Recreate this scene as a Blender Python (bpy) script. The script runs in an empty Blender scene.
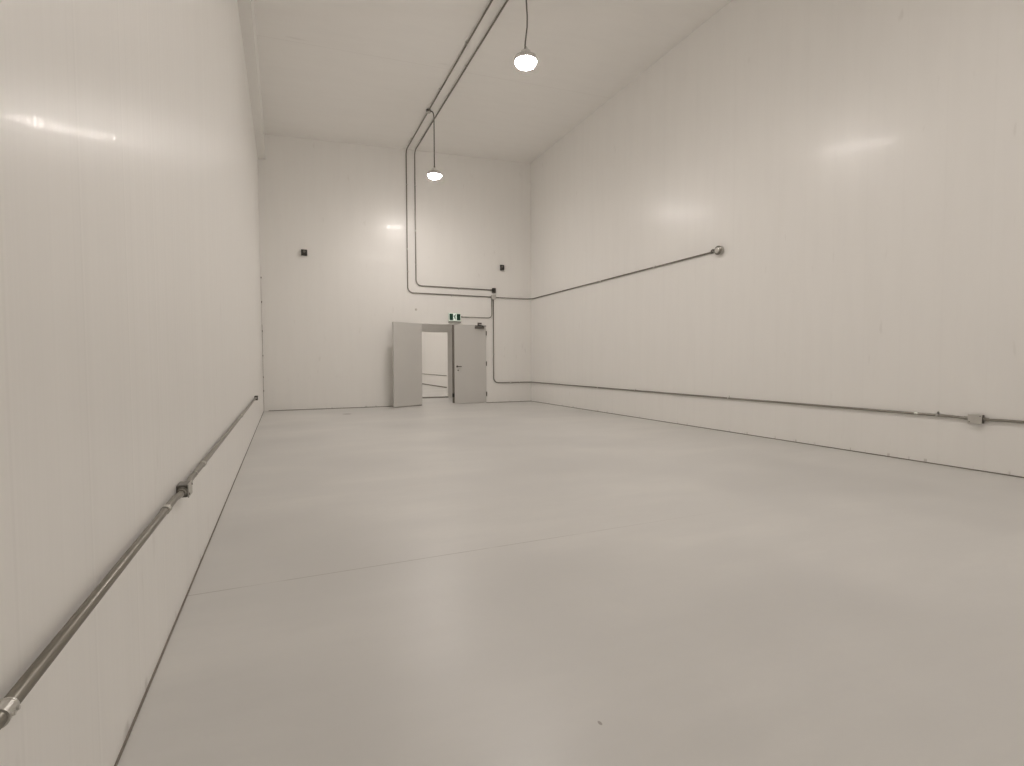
import bpy, bmesh, math, random
from mathutils import Vector, Matrix

random.seed(7)
C = bpy.context.scene.collection
PI = math.pi

# ------------------------------------------------------------------ measured dimensions (metres)
XL, XR, D = -0.478, 6.746, 13.934          # left wall, right wall, back wall
YN = -0.5                                  # wall behind the camera
YC, YF = 16.6, 31.0                        # far side of the passage, end of the room beyond
HL, HR = 6.643, 7.010                      # the ceiling rises towards the right wall
SL = (HR - HL) / (XR - XL)
CAM_Z = 1.18
LAMP_X, LAMP_Z = 3.195, 5.40


def ceil_z(x):
    return HL + SL * (x - XL)


# ------------------------------------------------------------------ materials
def new_mat(name):
    m = bpy.data.materials.new(name)
    m.use_nodes = True
    nt = m.node_tree
    return m, nt, nt.nodes['Principled BSDF']


def lk(nt, a, b):
    nt.links.new(a, b)


def math_node(nt, op, a, b=None, c=None):
    n = nt.nodes.new('ShaderNodeMath')
    n.operation = op
    for i, v in enumerate((a, b, c)):
        if v is None:
            continue
        if isinstance(v, (int, float)):
            n.inputs[i].default_value = v
        else:
            lk(nt, v, n.inputs[i])
    return n.outputs[0]


def noise(nt, vec=None, w=None, scale=1.0, detail=2.0, rough=0.5):
    n = nt.nodes.new('ShaderNodeTexNoise')
    n.inputs['Scale'].default_value = scale
    n.inputs['Detail'].default_value = detail
    n.inputs['Roughness'].default_value = rough
    if w is not None:
        n.noise_dimensions = '1D'
        lk(nt, w, n.inputs['W'])
    elif vec is not None:
        lk(nt, vec, n.inputs['Vector'])
    return n.outputs['Fac']


def ramp(nt, fac, stops):
    r = nt.nodes.new('ShaderNodeValToRGB')
    e = r.color_ramp.elements
    e[0].position, e[0].color = stops[0]
    e[1].position, e[1].color = stops[-1]
    for p, c in stops[1:-1]:
        x = e.new(p)
        x.color = c
    lk(nt, fac, r.inputs[0])
    return r.outputs[0]


def mixc(nt, fac, a, b):
    n = nt.nodes.new('ShaderNodeMix')
    n.data_type = 'RGBA'
    if isinstance(fac, (int, float)):
        n.inputs[0].default_value = fac
    else:
        lk(nt, fac, n.inputs[0])
    for s, v in ((n.inputs[6], a), (n.inputs[7], b)):
        if isinstance(v, tuple):
            s.default_value = v
        else:
            lk(nt, v, s)
    return n.outputs[2]


def rgba(r, g, b):
    return (r, g, b, 1.0)


def smooth_mask(nt, x, lo, hi):
    n = nt.nodes.new('ShaderNodeMapRange')
    n.interpolation_type = 'SMOOTHSTEP'
    n.inputs['From Min'].default_value = lo
    n.inputs['From Max'].default_value = hi
    lk(nt, x, n.inputs['Value'])
    return n.outputs[0]


WALL_COL = rgba(0.85, 0.838, 0.815)


def panel_material(name, axis, joints, base_dirt=True, col=WALL_COL, amp=1.0, rough=0.34, seam_tint=0.99, coat=0.08):
    """Insulated metal panels: factory white, fine ribs running up the wall, thin joints."""
    m, nt, bs = new_mat(name)
    geo = nt.nodes.new('ShaderNodeNewGeometry')
    sep = nt.nodes.new('ShaderNodeSeparateXYZ')
    lk(nt, geo.outputs['Position'], sep.inputs[0])
    t = sep.outputs['XYZ'.index(axis)]
    z = sep.outputs[2]
    # joints: regular tongue-and-groove lines
    period, offset, width = joints
    u = math_node(nt, 'FRACT', math_node(nt, 'DIVIDE', math_node(nt, 'SUBTRACT', t, offset), period))
    dist = math_node(nt, 'MULTIPLY', math_node(nt, 'MINIMUM', u, math_node(nt, 'SUBTRACT', 1.0, u)), period)
    groove = smooth_mask(nt, dist, width, 0.0)
    # ribs and slight waviness of the sheet: vary along the wall only
    fine = noise(nt, w=t, scale=15.0, detail=3.0, rough=0.6)
    wide = noise(nt, w=t, scale=4.0, detail=1.0)
    big = noise(nt, vec=geo.outputs['Position'], scale=0.9, detail=1.0)
    h = math_node(nt, 'ADD', math_node(nt, 'MULTIPLY', fine, 0.0042 * amp),
                  math_node(nt, 'ADD', math_node(nt, 'MULTIPLY', wide, 0.007 * amp), math_node(nt, 'MULTIPLY', big, 0.0012 * amp)))
    h = math_node(nt, 'SUBTRACT', h, math_node(nt, 'MULTIPLY', groove, 0.005))
    bump = nt.nodes.new('ShaderNodeBump')
    bump.inputs['Strength'].default_value = 1.0
    bump.inputs['Distance'].default_value = 1.0
    lk(nt, h, bump.inputs['Height'])
    lk(nt, bump.outputs[0], bs.inputs['Coat Normal'])
    # colour: tiny sheet-to-sheet drift, faint upright smears, scuffs
    mp = nt.nodes.new('ShaderNodeMapping')
    lk(nt, geo.outputs['Position'], mp.inputs[0])
    mp.inputs['Scale'].default_value = (1, 1, 1)
    mp.inputs['Scale'].default_value['XYZ'.index(axis)] = 6.0
    mp.inputs['Scale'].default_value[2] = 0.7
    smear = noise(nt, vec=mp.outputs[0], scale=1.0, detail=4.0, rough=0.6)
    c = mixc(nt, smooth_mask(nt, smear, 0.35, 0.7), col, tuple(v * 0.985 for v in col[:3]) + (1,))
    mp2 = nt.nodes.new('ShaderNodeMapping')
    lk(nt, geo.outputs['Position'], mp2.inputs[0])
    mp2.inputs['Scale'].default_value = (1, 1, 1)
    mp2.inputs['Scale'].default_value['XYZ'.index(axis)] = 9.0
    mp2.inputs['Scale'].default_value[2] = 2.4
    sc = noise(nt, vec=mp2.outputs[0], scale=0.9, detail=2.0, rough=0.5)
    scuff = math_node(nt, 'MULTIPLY', smooth_mask(nt, sc, 0.70, 0.80), 0.14)
    c = mixc(nt, scuff, c, rgba(0.42, 0.39, 0.35))
    c = mixc(nt, math_node(nt, 'MULTIPLY', groove, 1.0 - seam_tint + 0.01), c, rgba(0.45, 0.42, 0.38))
    if base_dirt:
        low = smooth_mask(nt, z, 0.055, 0.03)
        chips = noise(nt, w=t, scale=7.0, detail=4.0, rough=0.7)
        mask = math_node(nt, 'MULTIPLY', low, smooth_mask(nt, chips, 0.60, 0.68))
        c = mixc(nt, math_node(nt, 'MULTIPLY', mask, 0.35), c, rgba(0.25, 0.22, 0.19))
    lk(nt, c, bs.inputs['Base Color'])
    bs.inputs['Roughness'].default_value = rough
    bs.inputs['Coat Weight'].default_value = coat
    bs.inputs['Coat Roughness'].default_value = 0.08
    return m


M = {}
M['wall_y'] = panel_material('white_panel_long_walls', 'Y', (0.4235, 0.0105, 0.013))
M['wall_x'] = panel_material('white_panel_end_walls', 'X', (0.4235, 0.10, 0.007))
M['ceiling'] = panel_material('white_panel_ceiling', 'Y', (4.85, 0.15, 0.012), base_dirt=False, col=rgba(0.89, 0.876, 0.852),
                              seam_tint=0.85, amp=0.6, rough=0.5, coat=0.0)


def floor_material():
    m, nt, bs = new_mat('grey_epoxy_floor')
    geo = nt.nodes.new('ShaderNodeNewGeometry')
    sep = nt.nodes.new('ShaderNodeSeparateXYZ')
    lk(nt, geo.outputs['Position'], sep.inputs[0])
    x, y = sep.outputs[0], sep.outputs[1]
    P = geo.outputs['Position']
    mp = nt.nodes.new('ShaderNodeMapping')
    lk(nt, P, mp.inputs[0])
    mp.inputs['Rotation'].default_value = (0, 0, 0.35)
    mp.inputs['Scale'].default_value = (0.55, 1.7, 1)
    n1 = noise(nt, vec=mp.outputs[0], scale=1.0, detail=5.0, rough=0.6)
    n2 = noise(nt, vec=P, scale=0.45, detail=2.0)
    base = rgba(0.615, 0.608, 0.592)
    c = mixc(nt, smooth_mask(nt, n1, 0.35, 0.7), base, rgba(0.672, 0.663, 0.644))
    c = mixc(nt, smooth_mask(nt, n2, 0.4, 0.65), c, rgba(0.575, 0.568, 0.554))
    # sawn joint across the floor, painted over and fading towards the right
    jd = math_node(nt, 'ABSOLUTE', math_node(nt, 'SUBTRACT', y, 3.027))
    line = smooth_mask(nt, jd, 0.006, 0.0015)
    jn = noise(nt, w=x, scale=3.0, detail=3.0)
    fade = math_node(nt, 'MULTIPLY', smooth_mask(nt, x, 3.6, 0.9), smooth_mask(nt, jn, 0.25, 0.5))
    jm = math_node(nt, 'MULTIPLY', line, math_node(nt, 'ADD', math_node(nt, 'MULTIPLY', fade, 0.5), 0.03))
    c = mixc(nt, jm, c, rgba(0.27, 0.25, 0.22))
    # two small dark marks on the floor
    for (mx, my, rx, ry) in ((0.921, 1.393, 0.006, 0.011), (1.295, 12.35, 0.10, 0.12)):
        dx = math_node(nt, 'DIVIDE', math_node(nt, 'SUBTRACT', x, mx), rx)
        dy = math_node(nt, 'DIVIDE', math_node(nt, 'SUBTRACT', y, my), ry)
        r2 = math_node(nt, 'ADD', math_node(nt, 'MULTIPLY', dx, dx), math_node(nt, 'MULTIPLY', dy, dy))
        c = mixc(nt, math_node(nt, 'MULTIPLY', smooth_mask(nt, r2, 1.3, 0.5), 0.7), c, rgba(0.2, 0.18, 0.16))
    lk(nt, c, bs.inputs['Base Color'])
    rgh = math_node(nt, 'ADD', math_node(nt, 'MULTIPLY', n1, 0.18), 0.27)
    lk(nt, rgh, bs.inputs['Roughness'])
    b = nt.nodes.new('ShaderNodeBump')
    b.inputs['Strength'].default_value = 1.0
    b.inputs['Distance'].default_value = 1.0
    bn = noise(nt, vec=P, scale=14.0, detail=3.0)
    hh = math_node(nt, 'SUBTRACT', math_node(nt, 'MULTIPLY', bn, 0.0008), math_node(nt, 'MULTIPLY', jm, 0.003))
    lk(nt, hh, b.inputs['Height'])
    lk(nt, b.outputs[0], bs.inputs['Normal'])
    return m


M['floor'] = floor_material()


def plain(name, col, rough=0.5, metal=0.0, var=0.06, scale=18.0, emit=None):
    m, nt, bs = new_mat(name)
    geo = nt.nodes.new('ShaderNodeNewGeometry')
    n = noise(nt, vec=geo.outputs['Position'], scale=scale, detail=3.0)
    a = tuple(v * (1 - var) for v in col) + (1,)
    b = tuple(min(1, v * (1 + var)) for v in col) + (1,)
    lk(nt, mixc(nt, n, a, b), bs.inputs['Base Color'])
    bs.inputs['Roughness'].default_value = rough
    bs.inputs['Metallic'].default_value = metal
    if emit:
        bs.inputs['Emission Color'].default_value = tuple(emit[0]) + (1,)
        bs.inputs['Emission Strength'].default_value = emit[1]
    return m


M['emt'] = plain('galvanised_conduit', (0.27, 0.255, 0.225), 0.34, 0.85)
M['fitting'] = plain('zinc_fitting', (0.60, 0.585, 0.55), 0.36, 0.75)
M['box'] = plain('galvanised_box', (0.52, 0.505, 0.47), 0.42, 0.55)
M['screw'] = plain('dark_screw', (0.16, 0.14, 0.12), 0.5, 0.4)
M['black'] = plain('black_plastic', (0.022, 0.02, 0.018), 0.4)
M['dark'] = plain('dark_bronze_metal', (0.055, 0.048, 0.04), 0.5, 0.3)
M['seal'] = plain('dark_joint_sealant', (0.20, 0.18, 0.155), 0.75)
M['door'] = plain('grey_painted_steel_door', (0.60, 0.588, 0.565), 0.42, 0.0, 0.02, 2.0)
M['trimw'] = plain('white_steel_flashing', (0.84, 0.828, 0.805), 0.35, 0.0, 0.02)
M['cord'] = plain('grey_cord', (0.13, 0.12, 0.105), 0.6)
M['lamp'] = plain('white_lamp_casting', (0.72, 0.71, 0.69), 0.4)
M['gasket'] = plain('brown_grey_door_edge', (0.17, 0.15, 0.13), 0.6)
M['sill'] = plain('added_sill_grey', (0.33, 0.315, 0.285), 0.6)
M['closer'] = plain('grey_door_closer', (0.16, 0.15, 0.135), 0.4, 0.5)
M['plug'] = plain('grey_wall_plug', (0.60, 0.57, 0.53), 0.6)
M['sign_case'] = plain('pale_sign_housing', (0.72, 0.76, 0.70), 0.45)
M['sign_white'] = plain('backlit_white_sign_face', (0.80, 0.86, 0.80), 0.4, emit=((0.80, 1.0, 0.86), 0.35))
M['sign_green'] = plain('green_sign_film', (0.002, 0.050, 0.024), 0.6)
M['sign_strip'] = plain('grey_sign_base', (0.30, 0.31, 0.28), 0.5)


def lamp_lens(name, strength):
    m, nt, bs = new_mat(name)
    nt.nodes.remove(bs)
    e = nt.nodes.new('ShaderNodeEmission')
    e.inputs[0].default_value = (1.0, 0.93, 0.875, 1)
    e.inputs[1].default_value = strength
    lk(nt, e.outputs[0], nt.nodes['Material Output'].inputs[0])
    return m


M['lens'] = lamp_lens('lit_lamp_lens', 170.0)
# the lamp's bright core shows through the middle of the lens
_nt = M['lens'].node_tree
_tc = _nt.nodes.new('ShaderNodeTexCoord')
_sp = _nt.nodes.new('ShaderNodeSeparateXYZ')
lk(_nt, _tc.outputs['Object'], _sp.inputs[0])
_r = math_node(_nt, 'SQRT', math_node(_nt, 'ADD', math_node(_nt, 'MULTIPLY', _sp.outputs[0], _sp.outputs[0]), math_node(_nt, 'MULTIPLY', _sp.outputs[1], _sp.outputs[1])))
_core = smooth_mask(_nt, _r, 0.145, 0.10)
lk(_nt, math_node(_nt, 'ADD', math_node(_nt, 'MULTIPLY', _core, 200.0), 121.0), _nt.nodes['Emission'].inputs[1])
M['diffuser'] = lamp_lens('added_passage_lamp_glow', 140.0)  # glow of the lamp added in the passage


# ------------------------------------------------------------------ mesh helpers
def obj(name, bm, mat, parent=None, smooth=False, world=False):
    me = bpy.data.meshes.new(name)
    bmesh.ops.recalc_face_normals(bm, faces=bm.faces)
    bm.to_mesh(me)
    bm.free()
    if smooth:
        for p in me.polygons:
            p.use_smooth = True
    me.materials.append(mat)
    o = bpy.data.objects.new(name, me)
    C.objects.link(o)
    if parent:
        o.parent = parent
    return o


def tag(o, label, cat, group=None, kind=None):
    o['label'] = label
    o['category'] = cat
    if group:
        o['group'] = group
    if kind:
        o['kind'] = kind
    return o


def thing(name, label, cat, loc=(0, 0, 0), group=None):
    o = bpy.data.objects.new(name, None)
    o.empty_display_size = 0.1
    C.objects.link(o)
    o.location = loc
    return tag(o, label, cat, group)


def add_box(bm, x0, x1, y0, y1, z0, z1, bev=0.0):
    r = bmesh.ops.create_cube(bm, size=1.0)
    vs = r['verts']
    for v in vs:
        v.co = Vector(((x0 + x1) / 2 + v.co.x * (x1 - x0), (y0 + y1) / 2 + v.co.y * (y1 - y0), (z0 + z1) / 2 + v.co.z * (z1 - z0)))
    if bev > 0:
        es = list({e for v in vs for e in v.link_edges})
        bmesh.ops.bevel(bm, geom=es, offset=bev, segments=2, affect='EDGES', profile=0.5)


def box(x0, x1, y0, y1, z0, z1, bev=0.0):
    bm = bmesh.new()
    add_box(bm, x0, x1, y0, y1, z0, z1, bev)
    return bm


def fillet(pts, rad, seg=8):
    """Round the corners of a polyline, as a conduit bender does."""
    pts = [Vector(p) for p in pts]
    out = [pts[0]]
    for i in range(1, len(pts) - 1):
        a, b, c = pts[i - 1], pts[i], pts[i + 1]
        u, v = (a - b), (c - b)
        lu, lv = u.length, v.length
        u.normalize()
        v.normalize()
        ang = u.angle(v)
        if ang > PI - 0.02:
            out.append(b)
            continue
        d = min(rad / math.tan(ang / 2), lu * 0.45, lv * 0.45)
        r = d * math.tan(ang / 2)
        bis = (u + v).normalized()
        cen = b + bis * (r / math.sin(ang / 2))
        p0, p1 = b + u * d, b + v * d
        e0, e1 = (p0 - cen), (p1 - cen)
        tot = e0.angle(e1)
        for k in range(seg + 1):
            s = k / seg
            w = (e0 * math.sin((1 - s) * tot) + e1 * math.sin(s * tot)) / math.sin(tot)
            out.append(cen + w)
    out.append(pts[-1])
    return out


def add_tube(bm, pts, r, n=14, caps=True):
    pts = [Vector(p) for p in pts]
    rings = []
    t0 = (pts[1] - pts[0]).normalized()
    up = Vector((0, 0, 1)) if abs(t0.z) < 0.9 else Vector((1, 0, 0))
    nrm = (up - t0 * up.dot(t0)).normalized()
    prev = t0
    for i, p in enumerate(pts):
        if i == 0:
            t = t0
        elif i == len(pts) - 1:
            t = (pts[i] - pts[i - 1]).normalized()
        else:
            t = ((pts[i + 1] - pts[i]).normalized() + (pts[i] - pts[i - 1]).normalized()).normalized()
        q = prev.rotation_difference(t)
        nrm = (q @ nrm)
        nrm = (nrm - t * nrm.dot(t)).normalized()
        prev = t
        bi = t.cross(nrm)
        rr = r[i] if isinstance(r, (list, tuple)) else r
        rings.append([bm.verts.new(p + (nrm * math.cos(2 * PI * k / n) + bi * math.sin(2 * PI * k / n)) * rr) for k in range(n)])
    for a, b in zip(rings, rings[1:]):
        for k in range(n):
            bm.faces.new((a[k], a[(k + 1) % n], b[(k + 1) % n], b[k]))
    if caps:
        bm.faces.new(rings[0][::-1])
        bm.faces.new(rings[-1])


def tube(pts, r, n=14):
    bm = bmesh.new()
    add_tube(bm, pts, r, n)
    return bm


def add_lathe(bm, prof, n=32, mat=Matrix.Identity(4)):
    """prof: (radius, height) pairs; the axis is local Z, placed by mat."""
    rings = []
    for r, z in prof:
        if r < 1e-6:
            rings.append([bm.verts.new(mat @ Vector((0, 0, z)))])
        else:
            rings.append([bm.verts.new(mat @ Vector((r * math.cos(2 * PI * k / n), r * math.sin(2 * PI * k / n), z))) for k in range(n)])
    for a, b in zip(rings, rings[1:]):
        for k in range(n):
            k2 = (k + 1) % n
            if len(a) == 1 and len(b) == 1:
                continue
            if len(a) == 1:
                bm.faces.new((a[0], b[k2], b[k]))
            elif len(b) == 1:
                bm.faces.new((a[k], a[k2], b[0]))
            else:
                bm.faces.new((a[k], a[k2], b[k2], b[k]))


def lathe(prof, n=32, mat=Matrix.Identity(4)):
    bm = bmesh.new()
    add_lathe(bm, prof, n, mat)
    return bm


def axis_mat(p, d):
    return Matrix.Translation(Vector(p)) @ Vector((0, 0, 1)).rotation_difference(Vector(d).normalized()).to_matrix().to_4x4()


def struct(name, bm, mat, label, cat):
    return tag(obj(name, bm, mat), label, cat, kind='structure')


# ------------------------------------------------------------------ the setting
def prism_yz_ceiling(y0, y1, th=0.18):
    bm = bmesh.new()
    vs = []
    for y in (y0, y1):
        for x, dz in ((XL - 0.15, 0), (XR + 0.15, 0), (XR + 0.15, th), (XL - 0.15, th)):
            vs.append(bm.verts.new((x, y, ceil_z(x) + dz)))
    for f in ((0, 1, 2, 3), (4, 5, 6, 7), (0, 1, 5, 4), (1, 2, 6, 5), (2, 3, 7, 6), (3, 0, 4, 7)):
        bm.faces.new([vs[i] for i in f])
    return bm


def end_wall(y0, y1, hole=None):
    """A wall across the room; its top follows the sloping ceiling. hole = (x0, x1, height)."""
    bm = bmesh.new()

    def col(x0, x1, z0):
        vs = []
        for y in (y0, y1):
            vs += [bm.verts.new((x0, y, z0)), bm.verts.new((x1, y, z0)), bm.verts.new((x1, y, ceil_z(x1))), bm.verts.new((x0, y, ceil_z(x0)))]
        for f in ((0, 1, 2, 3), (4, 5, 6, 7), (0, 1, 5, 4), (1, 2, 6, 5), (2, 3, 7, 6), (3, 0, 4, 7)):
            bm.faces.new([vs[i] for i in f])
    if hole is None:
        col(XL, XR, 0)
    else:
        # one continuous sheet with a doorway cut out of it
        xs = [XL, hole[0], hole[1], XR]
        g = {}
        for k, y in enumerate((y0, y1)):
            for i, x in enumerate(xs):
                for j, z in enumerate((0.0, hole[2], ceil_z(x))):
                    g[i, j, k] = bm.verts.new((x, y, z))
        for i in range(3):
            for j in range(2):
                if (i, j) == (1, 0):
                    continue
                for k in (0, 1):
                    bm.faces.new([g[q] for q in ((i, j, k), (i + 1, j, k), (i + 1, j + 1, k), (i, j + 1, k))])
        rim = [(0, 0), (1, 0), (1, 1), (2, 1), (2, 0), (3, 0), (3, 1), (3, 2), (2, 2), (1, 2), (0, 2), (0, 1)]
        for p, q in zip(rim, rim[1:] + rim[:1]):
            bm.faces.new([g[p + (0,)], g[q + (0,)], g[q + (1,)], g[p + (1,)]])
    return bm


OX0, OX1, OH = 3.425, 5.312, 2.225       # door opening in the back wall
struct('floor', box(XL - 0.15, XR + 0.15, YN - 0.15, YF + 0.15, -0.15, 0), M['floor'],
       'smooth light grey painted concrete floor with a faint straight joint', 'floor')
struct('ceiling', prism_yz_ceiling(YN - 0.15, YF + 0.15), M['ceiling'], 'high white sloping panel ceiling', 'ceiling')
struct('wall_left', box(XL - 0.15, XL, YN - 0.15, YF + 0.15, 0, HL), M['wall_y'], 'white glossy panel wall on the left with a low conduit', 'wall')
struct('wall_right', box(XR, XR + 0.15, YN - 0.15, YF + 0.15, 0, HR), M['wall_y'], 'tall white glossy panel wall on the right', 'wall')
struct('wall_back', end_wall(D, D + 0.15, (OX0, OX1, OH)), M['wall_x'], 'white panel end wall with the double doorway', 'wall')
struct('wall_front', end_wall(YN - 0.15, YN), M['wall_x'], 'white panel end wall facing the double doorway', 'wall')
struct('wall_passage', end_wall(YC, YC + 0.15, (3.10, 4.972, 2.164)), M['wall_x'], 'white wall with an opening seen through the doorway', 'wall')
struct('wall_beyond', end_wall(YF, YF + 0.15), M['wall_x'], 'white end wall of the bright room beyond the doorway', 'wall')
struct('ceiling_passage', box(XL, XR, D + 0.15, YC, 2.75, 2.85), M['trimw'], 'low white ceiling of the passage behind the doorway', 'ceiling')

struct('added_threshold', box(3.10, 4.972, YC - 0.03, YC + 0.15, 0, 0.040, 0.004), M['sill'],  # added sill; its grey gives the dark band of shaded passage floor
       'added low grey sill giving the dark floor band in the opening seen through the doorway', 'sill')

# dark sealant lines where the walls meet the floor
struct('baseboard_left', box(XL, XL + 0.006, YN, D, 0, 0.007), M['seal'], 'thin dark sealant line along the foot of the left wall', 'baseboard')
struct('baseboard_right', box(XR - 0.008, XR, YN, D, 0, 0.011), M['seal'], 'thin dark sealant line along the foot of the right wall', 'baseboard')
bb = box(XL, OX0, D - 0.010, D, 0, 0.014)
add_box(bb, OX1, XR, D - 0.010, D, 0, 0.014)
struct('baseboard_back', bb, M['seal'], 'thin dark sealant line along the foot of the end wall', 'baseboard')
struct('baseboard_beyond', box(XR - 0.012, XR, YC + 0.15, YF, 0, 0.05), M['seal'], 'dark line along the foot of the wall beyond the doorway', 'baseboard')

# box trim running along the top of the left wall
bm = bmesh.new()
vs = []
for y in (YN, D):
    for x, zz in ((XL, 6.05), (XL + 0.165, 6.05), (XL + 0.165, ceil_z(XL + 0.165)), (XL, HL)):
        vs.append(bm.verts.new((x, y, zz)))
for f in ((0, 1, 2, 3), (4, 5, 6, 7), (0, 1, 5, 4), (1, 2, 6, 5), (2, 3, 7, 6), (3, 0, 4, 7)):
    bm.faces.new([vs[i] for i in f])
struct('trim_1', bm, M['trimw'], 'white boxed trim along the top of the left wall', 'trim')

# corner flashing where the left wall meets the end wall, with its screws
cf = bmesh.new()
add_box(cf, XL + 0.012, XL + 0.112, D - 0.024, D, 0.0, 3.35, 0.002)
add_box(cf, XL, XL + 0.005, D - 0.09, D - 0.001, 0.0, 3.35)
corner = struct('trim_2', cf, M['trimw'], 'white corner flashing with a column of screws beside the left wall', 'trim')
obj('dark_gap_strip', box(XL + 0.004, XL + 0.012, D - 0.022, D - 0.004, 0.0, 2.1), M['seal'], corner)  # dark strip laid in to show the gap beside the flashing
for zz in (3.22, 2.64, 1.94, 1.35, 0.83, 0.50):
    obj('screw', lathe([(0, 0.018), (0.014, 0.017), (0.022, 0.008), (0.024, 0.0)], 12, axis_mat((XL + 0.005, D - 0.055, zz), (1, 0, 0))), M['screw'], corner)

# ------------------------------------------------------------------ doors
TH = 0.045
# left leaf, swung right round towards the wall
door1 = thing('door_1', 'plain grey left door leaf swung wide open in front of the end wall', 'door')
door1['kind'] = 'structure'
ANG = math.radians(27.0)
bm = box(-0.945, 0, 0, TH, 0.022, 2.222, 0.002)
door1.location = (OX0 + 0.006, D - 0.05, 0)
door1.rotation_euler = (0, 0, ANG)
obj('door_panel', bm, M['door'], door1)
for zz in (0.26, 1.13, 2.00):
    bm = bmesh.new()
    add_tube(bm, [(0.010, TH * 0.9, zz - 0.06), (0.010, TH * 0.9, zz + 0.06)], 0.009, 12)
    add_box(bm, -0.05, 0.010, TH, TH + 0.003, zz - 0.055, zz + 0.055)
    obj('hinge', bm, M['dark'], door1, smooth=False)

# right leaf, shut
door2 = thing('door_2', 'closed grey right door leaf with a lever handle and closer', 'door')
door2['kind'] = 'structure'
door2.location = (OX1, D, 0)
obj('door_panel', box(-0.950, -0.006, -0.012, TH - 0.012, 0.016, 2.216, 0.002), M['door'], door2)
obj('astragal', box(-1.010, -0.950, -0.006, 0.012, 0.03, 2.216, 0.002), M['gasket'], door2)
bm = box(-1.022, -0.956, -0.020, -0.005, 0.20, 0.305, 0.003)
obj('bolt_keeper', bm, M['black'], door2)
hd = obj('handle_rose', lathe([(0, 0.012), (0.024, 0.012), (0.028, 0.006), (0.028, 0.0)], 20, axis_mat((-0.872, -0.012, 1.055), (0, -1, 0))), M['closer'], door2)
bm = tube(fillet([(-0.872, -0.022, 1.055), (-0.872, -0.062, 1.055), (-0.755, -0.062, 1.050)], 0.018, 6), 0.010, 12)
obj('lever', bm, M['dark'], hd, smooth=True)
obj('lock_cylinder', lathe([(0, 0.010), (0.015, 0.010), (0.018, 0.0)], 16, axis_mat((-0.845, -0.012, 0.945), (0, -1, 0))), M['dark'], door2)
for zz in (0.26, 1.13, 2.00):
    bm = bmesh.new()
    add_tube(bm, [(0.004, -0.020, zz - 0.065), (0.004, -0.020, zz + 0.065)], 0.012, 12)
    add_box(bm, -0.012, 0.010, -0.0145, -0.0115, zz - 0.055, zz + 0.055)
    obj('hinge', bm, M['closer'], door2)
# overhead closer: body on the leaf, folded arm up to the head of the frame
cb = obj('closer_body', box(-0.345, -0.075, -0.068, -0.012, 2.125, 2.185, 0.006), M['closer'], door2)
bm = bmesh.new()
add_box(bm, -0.36, -0.03, -0.105, -0.085, 2.190, 2.208, 0.003)
add_tube(bm, [(-0.11, -0.045, 2.18), (-0.11, -0.045, 2.215)], 0.012, 10)
add_tube(bm, [(-0.11, -0.048, 2.205), (-0.33, -0.22, 2.215)], 0.011, 10)
add_tube(bm, [(-0.33, -0.22, 2.215), (-0.20, -0.02, 2.27)], 0.010, 10)
obj('closer_arm', bm, M['dark'], cb)
bm = box(-0.255, -0.135, -0.022, 0.0, 2.250, 2.295, 0.003)
obj('arm_shoe', bm, M['closer'], cb)

# ------------------------------------------------------------------ conduits
PR = 0.0143                 # radius of a one inch steel tube
OFF = 0.021                 # tube centre off the wall


def straight(name, p, d, ln, r, mat, parent, n=16):
    p, d = Vector(p), Vector(d).normalized()
    bm = bmesh.new()
    prof = [(0, -ln / 2), (r * 0.93, -ln / 2), (r, -ln / 2 + 0.004), (r, ln / 2 - 0.004), (r * 0.93, ln / 2), (0, ln / 2)]
    add_lathe(bm, prof, n, axis_mat(p, d))
    return obj(name, bm, mat, parent)


def coupling(parent, p, d, side):
    """set-screw coupling: sleeve, raised ends, a screw head on the room side"""
    p, d, side = Vector(p), Vector(d).normalized(), Vector(side)
    bm = bmesh.new()
    r = PR + 0.0026
    add_lathe(bm, [(PR, -0.018), (r + 0.001, -0.018), (r + 0.001, -0.014), (r, -0.013), (r, 0.013), (r + 0.001, 0.014), (r + 0.001, 0.018), (PR, 0.018)],
              18, axis_mat(p, d))
    for s in (-0.008, 0.008):
        add_lathe(bm, [(0.0036, r - 0.002), (0.0036, r + 0.004), (0, r + 0.004)], 10, axis_mat(p + d * s, side))
    return obj('coupling', bm, M['fitting'], parent)


def connector(parent, p, d):
    """short connector with lock ring where the tube enters a box; d points to the box"""
    bm = bmesh.new()
    add_lathe(bm, [(PR, -0.045), (PR + 0.004, -0.045), (PR + 0.004, -0.016), (PR + 0.008, -0.015), (PR + 0.008, -0.004), (PR + 0.003, -0.003), (PR + 0.003, 0.0), (0, 0.0)],
              18, axis_mat(p, d))
    return obj('connector', bm, M['emt'], parent)


def strap(parent, p, d, wall_n):
    """one-hole strap: a band round the tube and a flat foot on the wall"""
    p, d, n = Vector(p), Vector(d).normalized(), Vector(wall_n)
    s = d.cross(n).normalized()
    bm = bmesh.new()
    w = 0.010
    r = PR + 0.0022
    prof = []
    for k in range(13):
        a = -PI * 0.5 + PI * k / 12
        prof.append(p + n * (r * math.cos(a)) + s * (r * math.sin(a)))
    prof = [p + s * (-r) - n * OFF] + prof + [p + s * r - n * (OFF - 0.002), p + s * (r + 0.026) - n * (OFF - 0.002)]
    a = [bm.verts.new(q - d * w) for q in prof]
    b = [bm.verts.new(q + d * w) for q in prof]
    for i in range(len(prof) - 1):
        bm.faces.new((a[i], a[i + 1], b[i + 1], b[i]))
    r0 = bmesh.ops.solidify(bm, geom=bm.faces[:], thickness=0.002)
    return obj('strap', bm, M['fitting'], parent)


def conduit(label, pts, bend=0.13, group=None, r=PR):
    t = thing('conduit', label, 'conduit', (0, 0, 0), group)
    obj('tube', tube(fillet(pts, bend), r, 16), M['emt'], t, smooth=True)
    return t


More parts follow.
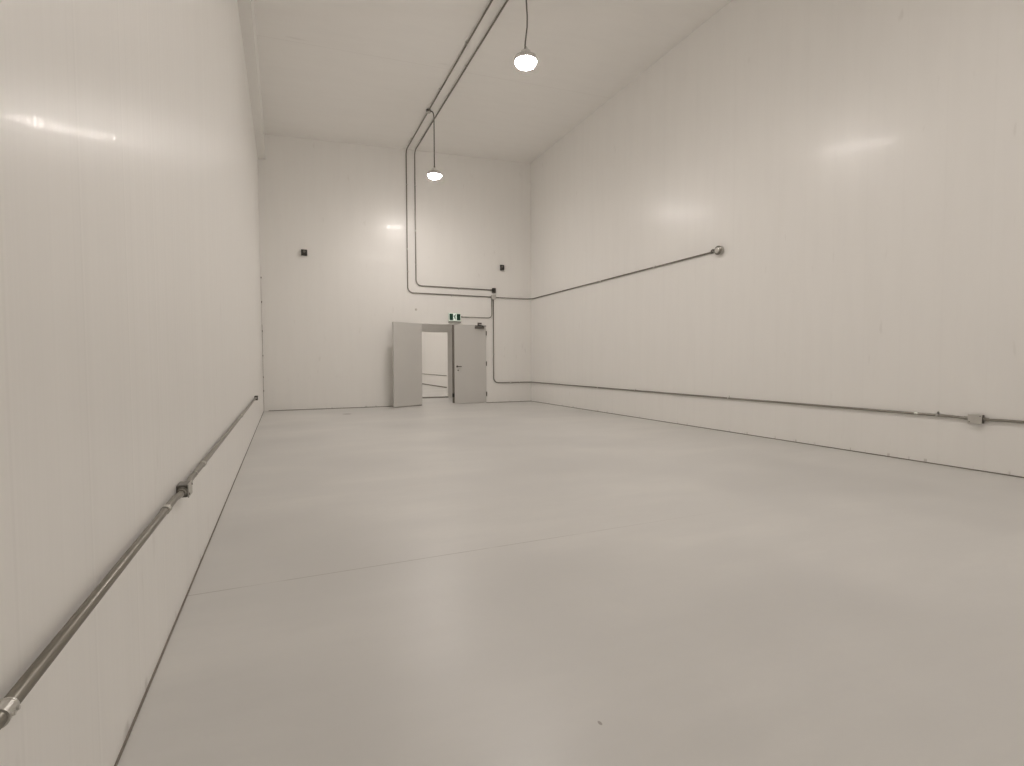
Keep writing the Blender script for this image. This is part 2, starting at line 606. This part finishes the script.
def square_box(name, label, cat, c, n, size=0.102, depth=0.054, mat='box', cover='box', height=None):
    """square outlet box on a wall: body, cover plate, two screws. n = wall normal (axis-aligned, into the room)"""
    c, n = Vector(c), Vector(n)
    t = thing(name, label, cat, c)
    h = height or size
    u = Vector((0, 0, 1)).cross(n).normalized()

    def bx(w, hh, d0, d1, bev):
        bm = bmesh.new()
        lo = -u * w / 2 + n * d0 + Vector((0, 0, -hh / 2))
        hi = u * w / 2 + n * d1 + Vector((0, 0, hh / 2))
        add_box(bm, min(lo.x, hi.x), max(lo.x, hi.x), min(lo.y, hi.y), max(lo.y, hi.y), min(lo.z, hi.z), max(lo.z, hi.z), bev)
        return bm
    obj('box_body', bx(size, h, 0, depth, 0.006), M[mat], t)
    cv = obj('cover_plate', bx(size + 0.004, h + 0.004, depth, depth + 0.005, 0.0015), M[cover], t)
    for sx in (-1, 1):
        p = u * (sx * (size / 2 - 0.014)) + n * (depth + 0.005) + Vector((0, 0, sx * (h / 2 - 0.014)))
        obj('screw', lathe([(0.006, 0), (0.005, 0.003), (0, 0.0035)], 10, axis_mat(p, n)), M['screw'], cv)
    return t


NX, PX, NY, NZ = Vector((-1, 0, 0)), Vector((1, 0, 0)), Vector((0, -1, 0)), Vector((0, 0, -1))

# --- left wall -------------------------------------------------------
xl, zl = XL + OFF, 0.578
BXL = 0.027                                     # knock-out centre off the wall
square_box('junction_box', 'small steel junction box on the left wall low conduit', 'junction box', (XL, 2.90, zl - 0.005), PX, 0.104, 0.047, 'closer', 'box', 0.060)
t = conduit('thick looking near conduit on the left wall running out of frame',
            [(xl, YN + 0.02, zl), (xl, 2.70, zl), (XL + BXL, 2.78, zl - 0.005), (XL + BXL, 2.848, zl - 0.005)], 0.06)
coupling(t, (xl, 2.505, zl), (0, 1, 0), PX)
coupling(t, (xl, 1.150, zl), (0, 1, 0), PX)
connector(t, (XL + BXL, 2.848, zl - 0.005), (0, 1, 0))
strap(t, (xl, 0.3, zl), (0, 1, 0), PX)
t = conduit('conduit on the left wall from the junction box towards the far corner',
            [(XL + BXL, 2.952, zl - 0.005), (XL + BXL, 3.02, zl - 0.005), (xl, 3.10, zl), (xl, 9.90, zl)], 0.06)
coupling(t, (xl, 3.55, zl), (0, 1, 0), PX)
strap(t, (xl, 3.25, zl), (0, 1, 0), PX)
coupling(t, (xl, 6.60, zl), (0, 1, 0), PX)
strap(t, (xl, 6.2, zl), (0, 1, 0), PX)
strap(t, (xl, 8.9, zl), (0, 1, 0), PX)
connector(t, (XL + BXL, 2.952, zl - 0.005), (0, -1, 0))
connector(t, (xl, 9.90, zl), (0, 1, 0))
square_box('junction_box', 'small dark end box on the left wall near the far corner', 'junction box', (XL, 9.94, zl - 0.004), PX, 0.08, 0.045, 'dark', 'dark', 0.075)

# --- right wall, low run ----------------------------------------------
xr, zr, zb = XR - OFF, 0.560, 0.575
yb = D - OFF
square_box('junction_box', 'square steel junction box on the right wall low conduit', 'junction box', (XR, 3.037, zr - 0.004), NX, 0.120, 0.055, 'closer', 'fitting', 0.092)
t = conduit('conduit dropping beside the closed door then running low along the right wall',
            [(5.535, yb, 2.955), (5.535, yb, zb), (xr, yb, zb), (xr, 3.25, zr), (XR - 0.027, 3.17, zr - 0.004), (XR - 0.027, 3.097, zr - 0.004)], 0.15)
coupling(t, (6.06, yb, zb), (1, 0, 0), NY)
coupling(t, (xr, 10.30, zb - 0.004), (0, 1, 0), NX)
coupling(t, (xr, 3.61, zr), (0, 1, 0), NX)
strap(t, (xr, 3.40, zr), (0, 1, 0), NX)
for y in (6.4, 8.9, 12.2):
    strap(t, (xr, y, zr + 0.003), (0, 1, 0), NX)
strap(t, (5.535, yb, 1.4), (0, 0, 1), NY)
strap(t, (6.35, yb, zb), (1, 0, 0), NY)
connector(t, (XR - 0.027, 3.097, zr - 0.004), (0, -1, 0))
connector(t, (5.535, yb, 2.975), (0, 0, 1))
t = conduit('near conduit on the right wall beyond the junction box leaving the frame',
            [(XR - 0.027, 2.977, zr - 0.004), (XR - 0.027, 2.91, zr - 0.004), (xr, 2.82, zr), (xr, YN + 0.02, zr)], 0.06)
connector(t, (XR - 0.027, 2.977, zr - 0.004), (0, 1, 0))
strap(t, (xr, 1.2, zr), (0, 1, 0), NX)

# --- end wall: boxes and runs from the ceiling -------------------------
CX1, CX2 = 3.072, 3.300
CO = 0.026


def cz(x):
    return ceil_z(x) - CO


square_box('junction_box', 'pale steel junction box above the door where four conduits meet', 'junction box', (5.535, D, 3.032), NY, 0.125, 0.054, 'fitting', 'fitting')
square_box('junction_box', 'small black box directly above the pale steel junction box', 'junction box', (5.548, D, 3.222), NY, 0.100, 0.055, 'dark', 'dark', 0.135)
t = conduit('left of the two conduits crossing the ceiling and dropping down the end wall',
            [(CX1, YN + 0.02, cz(CX1)), (CX1, yb, cz(CX1)), (CX1, yb, 3.045), (5.47, yb, 3.036)], 0.15)
connector(t, (5.47, yb, 3.036), (1, 0, 0))
coupling(t, (CX1, yb, 4.2), (0, 0, 1), NY)
for y in (1.0, 4.3, 8.9, 10.6, 13.2):
    strap(t, (CX1, y, cz(CX1)), (0, 1, 0), NZ)
for zz in (5.9, 3.6):
    strap(t, (CX1, yb, zz), (0, 0, 1), NY)
strap(t, (4.3, yb, 3.04), (1, 0, 0), NY)
t = conduit('right of the two conduits crossing the ceiling and ending at the black box',
            [(CX2, YN + 0.02, cz(CX2)), (CX2, yb, cz(CX2)), (CX2, yb, 3.245), (5.485, yb, 3.236)], 0.15)
connector(t, (5.490, yb, 3.236), (1, 0, 0))
coupling(t, (CX2, yb, 4.7), (0, 0, 1), NY)
for y in (2.2, 5.6, 9.6, 13.0):
    strap(t, (CX2, y, cz(CX2)), (0, 1, 0), NZ)
for zz in (5.9, 3.8):
    strap(t, (CX2, yb, zz), (0, 0, 1), NY)
strap(t, (4.5, yb, 3.24), (1, 0, 0), NY)

# --- upper run along the right wall to the round box --------------------
zu = 3.030
t = conduit('conduit running at mid height along the right wall to the round box',
            [(5.60, yb, zu), (xr, yb, zu), (xr, 6.80, zu + 0.005)], 0.15)
connector(t, (5.60, yb, zu), (-1, 0, 0))
connector(t, (xr, 6.80, zu + 0.005), (0, -1, 0))
coupling(t, (xr, 10.2, zu), (0, 1, 0), NX)
for y in (8.3, 12.0):
    strap(t, (xr, y, zu), (0, 1, 0), NX)
t = thing('round_junction_box', 'round grey outlet box at the end of the mid height conduit', 'junction box', (XR, 6.625, 3.03))
mx = axis_mat((0, 0, 0), (-1, 0, 0))
obj('box_body', lathe([(0, 0), (0.072, 0), (0.072, 0.045), (0.066, 0.052), (0, 0.052)], 28, mx), M['box'], t)
obj('cover_ring', lathe([(0.070, 0.052), (0.076, 0.054), (0.076, 0.070), (0.060, 0.078), (0.046, 0.078), (0.046, 0.060)], 28, mx), M['emt'], t, smooth=False)
obj('cover_disc', lathe([(0.048, 0.060), (0.046, 0.088), (0.030, 0.094), (0, 0.094)], 24, mx), M['fitting'], t)
obj('hub', lathe([(0.020, 0), (0.022, 0.055), (0.018, 0.058), (0, 0.058)], 18, axis_mat((-OFF, 0.072, 0.004), (0, 1, 0))), M['fitting'], t)
obj('lock_ring', lathe([(0.020, 0.0), (0.036, 0.0), (0.036, 0.026), (0.020, 0.026)], 20, axis_mat((-OFF - 0.022, 0.120, 0.012), (0, 1, 0))), M['closer'], t)

# --- small things on the end wall --------------------------------------
def sensor(label, x, z, w, h):
    t = thing('wall_sensor', label, 'sensor', (x, D, z), 'black square devices on the end wall')
    obj('back_plate', box(-w / 2 + 0.01, w / 2 - 0.01, -0.02, 0, -h / 2 + 0.008, h / 2 + 0.02, 0.003), M['fitting'], t)
    hs = obj('housing', box(-w / 2, w / 2, -0.075, -0.02, -h / 2, h / 2, 0.008), M['black'], t)
    obj('lens_disc', lathe([(0, 0.006), (0.024, 0.005), (0.032, 0.0)], 20, axis_mat((0, -0.075, h * 0.16), (0, -1, 0))), M['closer'], hs)
    obj('vent_slot', box(-w * 0.36, w * 0.36, -0.079, -0.074, -h * 0.34, -h * 0.22, 0.001), M['dark'], hs)
    return t


sensor('black square device high on the left half of the end wall', 0.507, 3.893, 0.142, 0.145)
sensor('black square device high on the end wall above the closed door', 5.803, 3.890, 0.115, 0.150)
t = tag(obj('wall_plug', lathe([(0, 0.012), (0.022, 0.008), (0.032, 0.0)], 18, axis_mat((3.294, D, 2.603), (0, -1, 0))), M['plug']),
        'tiny grey plug in the end wall above the open door leaf', 'plug')

# --- exit sign ----------------------------------------------------------
EX, EZ = 4.370, 2.430
sg = thing('exit_sign', 'green and white running man exit sign above the doorway', 'exit sign', (EX, D, EZ))
obj('housing', box(-0.185, 0.185, -0.055, 0, -0.115, 0.115, 0.006), M['sign_case'], sg)
face = obj('sign_face', box(-0.168, 0.168, -0.059, -0.055, -0.098, 0.098, 0.0015), M['sign_white'], sg)
for x0, x1 in ((-0.158, -0.052), (0.052, 0.158)):
    obj('green_panel', box(x0, x1, -0.062, -0.059, -0.088, 0.088), M['sign_green'], face)
# the running figure
bm = bmesh.new()


def plate(bm, pts, y0=-0.062, y1=-0.059):
    a = [bm.verts.new((x, y0, z)) for x, z in pts]
    b = [bm.verts.new((x, y1, z)) for x, z in pts]
    bm.faces.new(a)
    bm.faces.new(b[::-1])
    n = len(pts)
    for i in range(n):
        bm.faces.new((a[i], a[(i + 1) % n], b[(i + 1) % n], b[i]))


def limb(bm, p, q, w0, w1):
    p, q = Vector((p[0], p[1])), Vector((q[0], q[1]))
    d = (q - p).normalized()
    n = Vector((-d.y, d.x))
    plate(bm, [tuple(p + n * w0), tuple(q + n * w1), tuple(q - n * w1), tuple(p - n * w0)])


plate(bm, [(0.012 + 0.013 * math.cos(2 * PI * k / 14), 0.062 + 0.013 * math.sin(2 * PI * k / 14)) for k in range(14)])
limb(bm, (0.006, 0.046), (-0.008, -0.004), 0.015, 0.012)
limb(bm, (0.008, 0.040), (0.036, 0.022), 0.006, 0.005)
limb(bm, (0.000, 0.042), (-0.030, 0.028), 0.006, 0.005)
limb(bm, (-0.030, 0.030), (-0.036, 0.004), 0.005, 0.004)
limb(bm, (-0.006, -0.002), (0.022, -0.030), 0.009, 0.007)
limb(bm, (0.022, -0.028), (0.014, -0.070), 0.007, 0.005)
limb(bm, (-0.008, -0.004), (-0.016, -0.044), 0.008, 0.006)
limb(bm, (-0.014, -0.044), (-0.044, -0.060), 0.006, 0.005)
obj('running_figure', bm, M['sign_green'], face)
bm = box(-0.180, 0.180, -0.060, -0.012, -0.160, -0.128, 0.003)
st = obj('base_strip', bm, M['sign_strip'], sg)
t = conduit('short conduit feeding the exit sign and turning up to the junction box',
            [(EX + 0.185, yb, 2.440), (5.487, yb, 2.436), (5.487, yb, 2.968)], 0.11, r=0.010)
connector(t, (EX + 0.190, yb, 2.440), (-1, 0, 0))

# --- conduit seen in the room beyond ------------------------------------
conduit('low conduit on the wall of the room beyond the doorway',
        [(xr, YC + 0.16, 0.56), (xr, YF - OFF, 0.56), (3.0, YF - OFF, 0.56)], 0.15, r=0.016)


# ------------------------------------------------------------------ pendant lamps
LENS = [(0.150, 0.0), (0.147, -0.026), (0.130, -0.054), (0.085, -0.076), (0, -0.085)]


def make_lamp(label, box_label, y, wobble):
    c = Vector((LAMP_X, y, LAMP_Z))
    t = thing('pendant_lamp', label, 'pendant lamp', c, 'round pendant lamps hanging from the ceiling')
    # shallow lit lens bulging below the rim
    obj('lens', lathe(LENS, 24), M['lens'], t, smooth=True)
    obj('rim', lathe([(0.146, -0.006), (0.158, -0.010), (0.166, 0.0), (0.166, 0.020), (0.150, 0.034), (0.0, 0.034)], 32), M['lamp'], t)
    # finned heat sink
    bm = bmesh.new()
    add_lathe(bm, [(0.0, 0.034), (0.085, 0.034), (0.075, 0.085), (0, 0.085)], 28)
    for k in range(24):
        a = 2 * PI * k / 24
        q = bmesh.ops.create_cube(bm, size=1.0)['verts']
        for v in q:
            w = 0.5 + v.co.x
            x = 0.07 + w * 0.078
            zz = 0.034 + (v.co.z + 0.5) * (0.055 - 0.026 * w)
            yy = v.co.y * 0.006
            v.co = Vector((x * math.cos(a) - yy * math.sin(a), x * math.sin(a) + yy * math.cos(a), zz))
    obj('heat_sink', bm, M['lamp'], t)
    obj('driver', lathe([(0.0, 0.085), (0.070, 0.085), (0.072, 0.090), (0.072, 0.130), (0.055, 0.142), (0, 0.144)], 28), M['lamp'], t)
    bm = bmesh.new()
    hook = [(0, 0, 0.142), (0, 0, 0.165)] + [(0.018 * math.sin(a), 0, 0.185 - 0.018 * math.cos(a)) for a in [i * 2 * PI / 12 for i in range(11)]]
    add_tube(bm, hook, 0.006, 8)
    obj('hook', bm, M['fitting'], t)
    top = cz(CX1) - LAMP_Z
    dx = CX1 + 0.05 - LAMP_X
    pts = [(dx, 0, top), (dx + 0.045, 0, top + 0.002), (-0.012, 0, top - 0.045), (0, 0, top - 0.12)]
    if wobble:
        pts += [(-0.004, 0, top * 0.80), (0.012, 0.0, top * 0.58), (0.024, 0, top * 0.45), (0.022, 0, top * 0.34), (-0.006, 0, 0.26), (-0.012, 0, 0.17)]
    else:
        pts += [(0, 0, 0.17)]
    obj('cord', tube(fillet(pts, 0.10, 6), 0.0125 if not wobble else 0.0105, 10), M['cord'], t, smooth=True)
    # ceiling box the cord drops from
    b = thing('ceiling_box', box_label, 'junction box',
              (CX1, y, ceil_z(CX1)))
    obj('box_body', lathe([(0, 0), (0.052, 0), (0.052, -0.048), (0.046, -0.054), (0, -0.054)], 20), M['closer'], b)
    obj('cover_plate', lathe([(0, -0.054), (0.055, -0.054), (0.055, -0.060), (0, -0.061)], 20), M['box'], b)
    return t


make_lamp('round bright pendant lamp on a straight stem nearest the end wall', 'small box on the ceiling conduit holding the lamp nearest the end wall', 11.58, False)
make_lamp('round bright pendant lamp on a wavy cord, the larger of two in view', 'small box on the ceiling conduit holding the lamp with the wavy cord', 6.75, True)
make_lamp('round bright pendant lamp over the near end of the room', 'small box on the ceiling conduit over the near end of the room', 1.92, True)


def added_far_lamp(label, y):  # unseen lamps added to light the room beyond the doorway
    t = thing('pendant_lamp', label, 'pendant lamp', (LAMP_X, y, LAMP_Z), 'added unseen lamps lighting the room beyond')
    obj('lens', lathe(LENS, 24), M['lens'], t, smooth=True)
    obj('housing', lathe([(0.146, -0.006), (0.166, 0.0), (0.166, 0.020), (0.08, 0.05), (0.072, 0.14), (0, 0.144)], 32), M['lamp'], t)
    obj('cord', tube([(0, 0, 0.14), (0, 0, ceil_z(LAMP_X) - LAMP_Z)], 0.0105, 10), M['cord'], t)


added_far_lamp('added unseen round lamp in the room beyond the doorway, nearer the passage', 19.0)
added_far_lamp('added unseen round lamp in the middle of the room beyond the doorway', 23.6)
added_far_lamp('added unseen round lamp in the room beyond the doorway, farthest from the passage', 28.2)

# unseen lamp added on the passage ceiling to brighten the passage walls
t = thing('added_passage_lamp', 'added unseen round lamp brightening the passage from its low ceiling', 'lamp', (1.9, 15.3, 2.75))
obj('base', lathe([(0, 0), (0.13, 0), (0.13, -0.03), (0.115, -0.035), (0, -0.035)], 28), M['lamp'], t)
obj('diffuser', lathe([(0.113, -0.035), (0.105, -0.065), (0.07, -0.085), (0, -0.092)], 24), M['diffuser'], t, smooth=True)

# ------------------------------------------------------------------ camera
cam = bpy.data.cameras.new('camera')
co = bpy.data.objects.new('camera', cam)
C.objects.link(co)
F, YAW, PIT, ROL = 518.2, 0.4139, 0.0409, -0.0038
cam.sensor_fit = 'HORIZONTAL'
cam.sensor_width = 36.0
cam.lens = F * 36.0 / 1024.0
cam.clip_start = 0.05
co.matrix_world = (Matrix.Translation((0, 0, CAM_Z)) @ Matrix.Rotation(-YAW, 4, 'Z') @ Matrix.Rotation(PI / 2 - PIT, 4, 'X') @ Matrix.Rotation(ROL, 4, 'Z'))
sc = bpy.context.scene
sc.camera = co

# ------------------------------------------------------------------ light and view
w = bpy.data.worlds.new('world')
sc.world = w
w.use_nodes = True
w.node_tree.nodes['Background'].inputs[0].default_value = (0, 0, 0, 1)
w.node_tree.nodes['Background'].inputs[1].default_value = 0.0
sc.view_settings.view_transform = 'Standard'
sc.view_settings.look = 'None'
sc.view_settings.gamma = 1.0
sc.view_settings.use_curve_mapping = False
sc.view_settings.exposure = 0.0
sc.cycles.max_bounces = 16
sc.cycles.diffuse_bounces = 12
sc.cycles.glossy_bounces = 6
sc.cycles.use_denoising = True
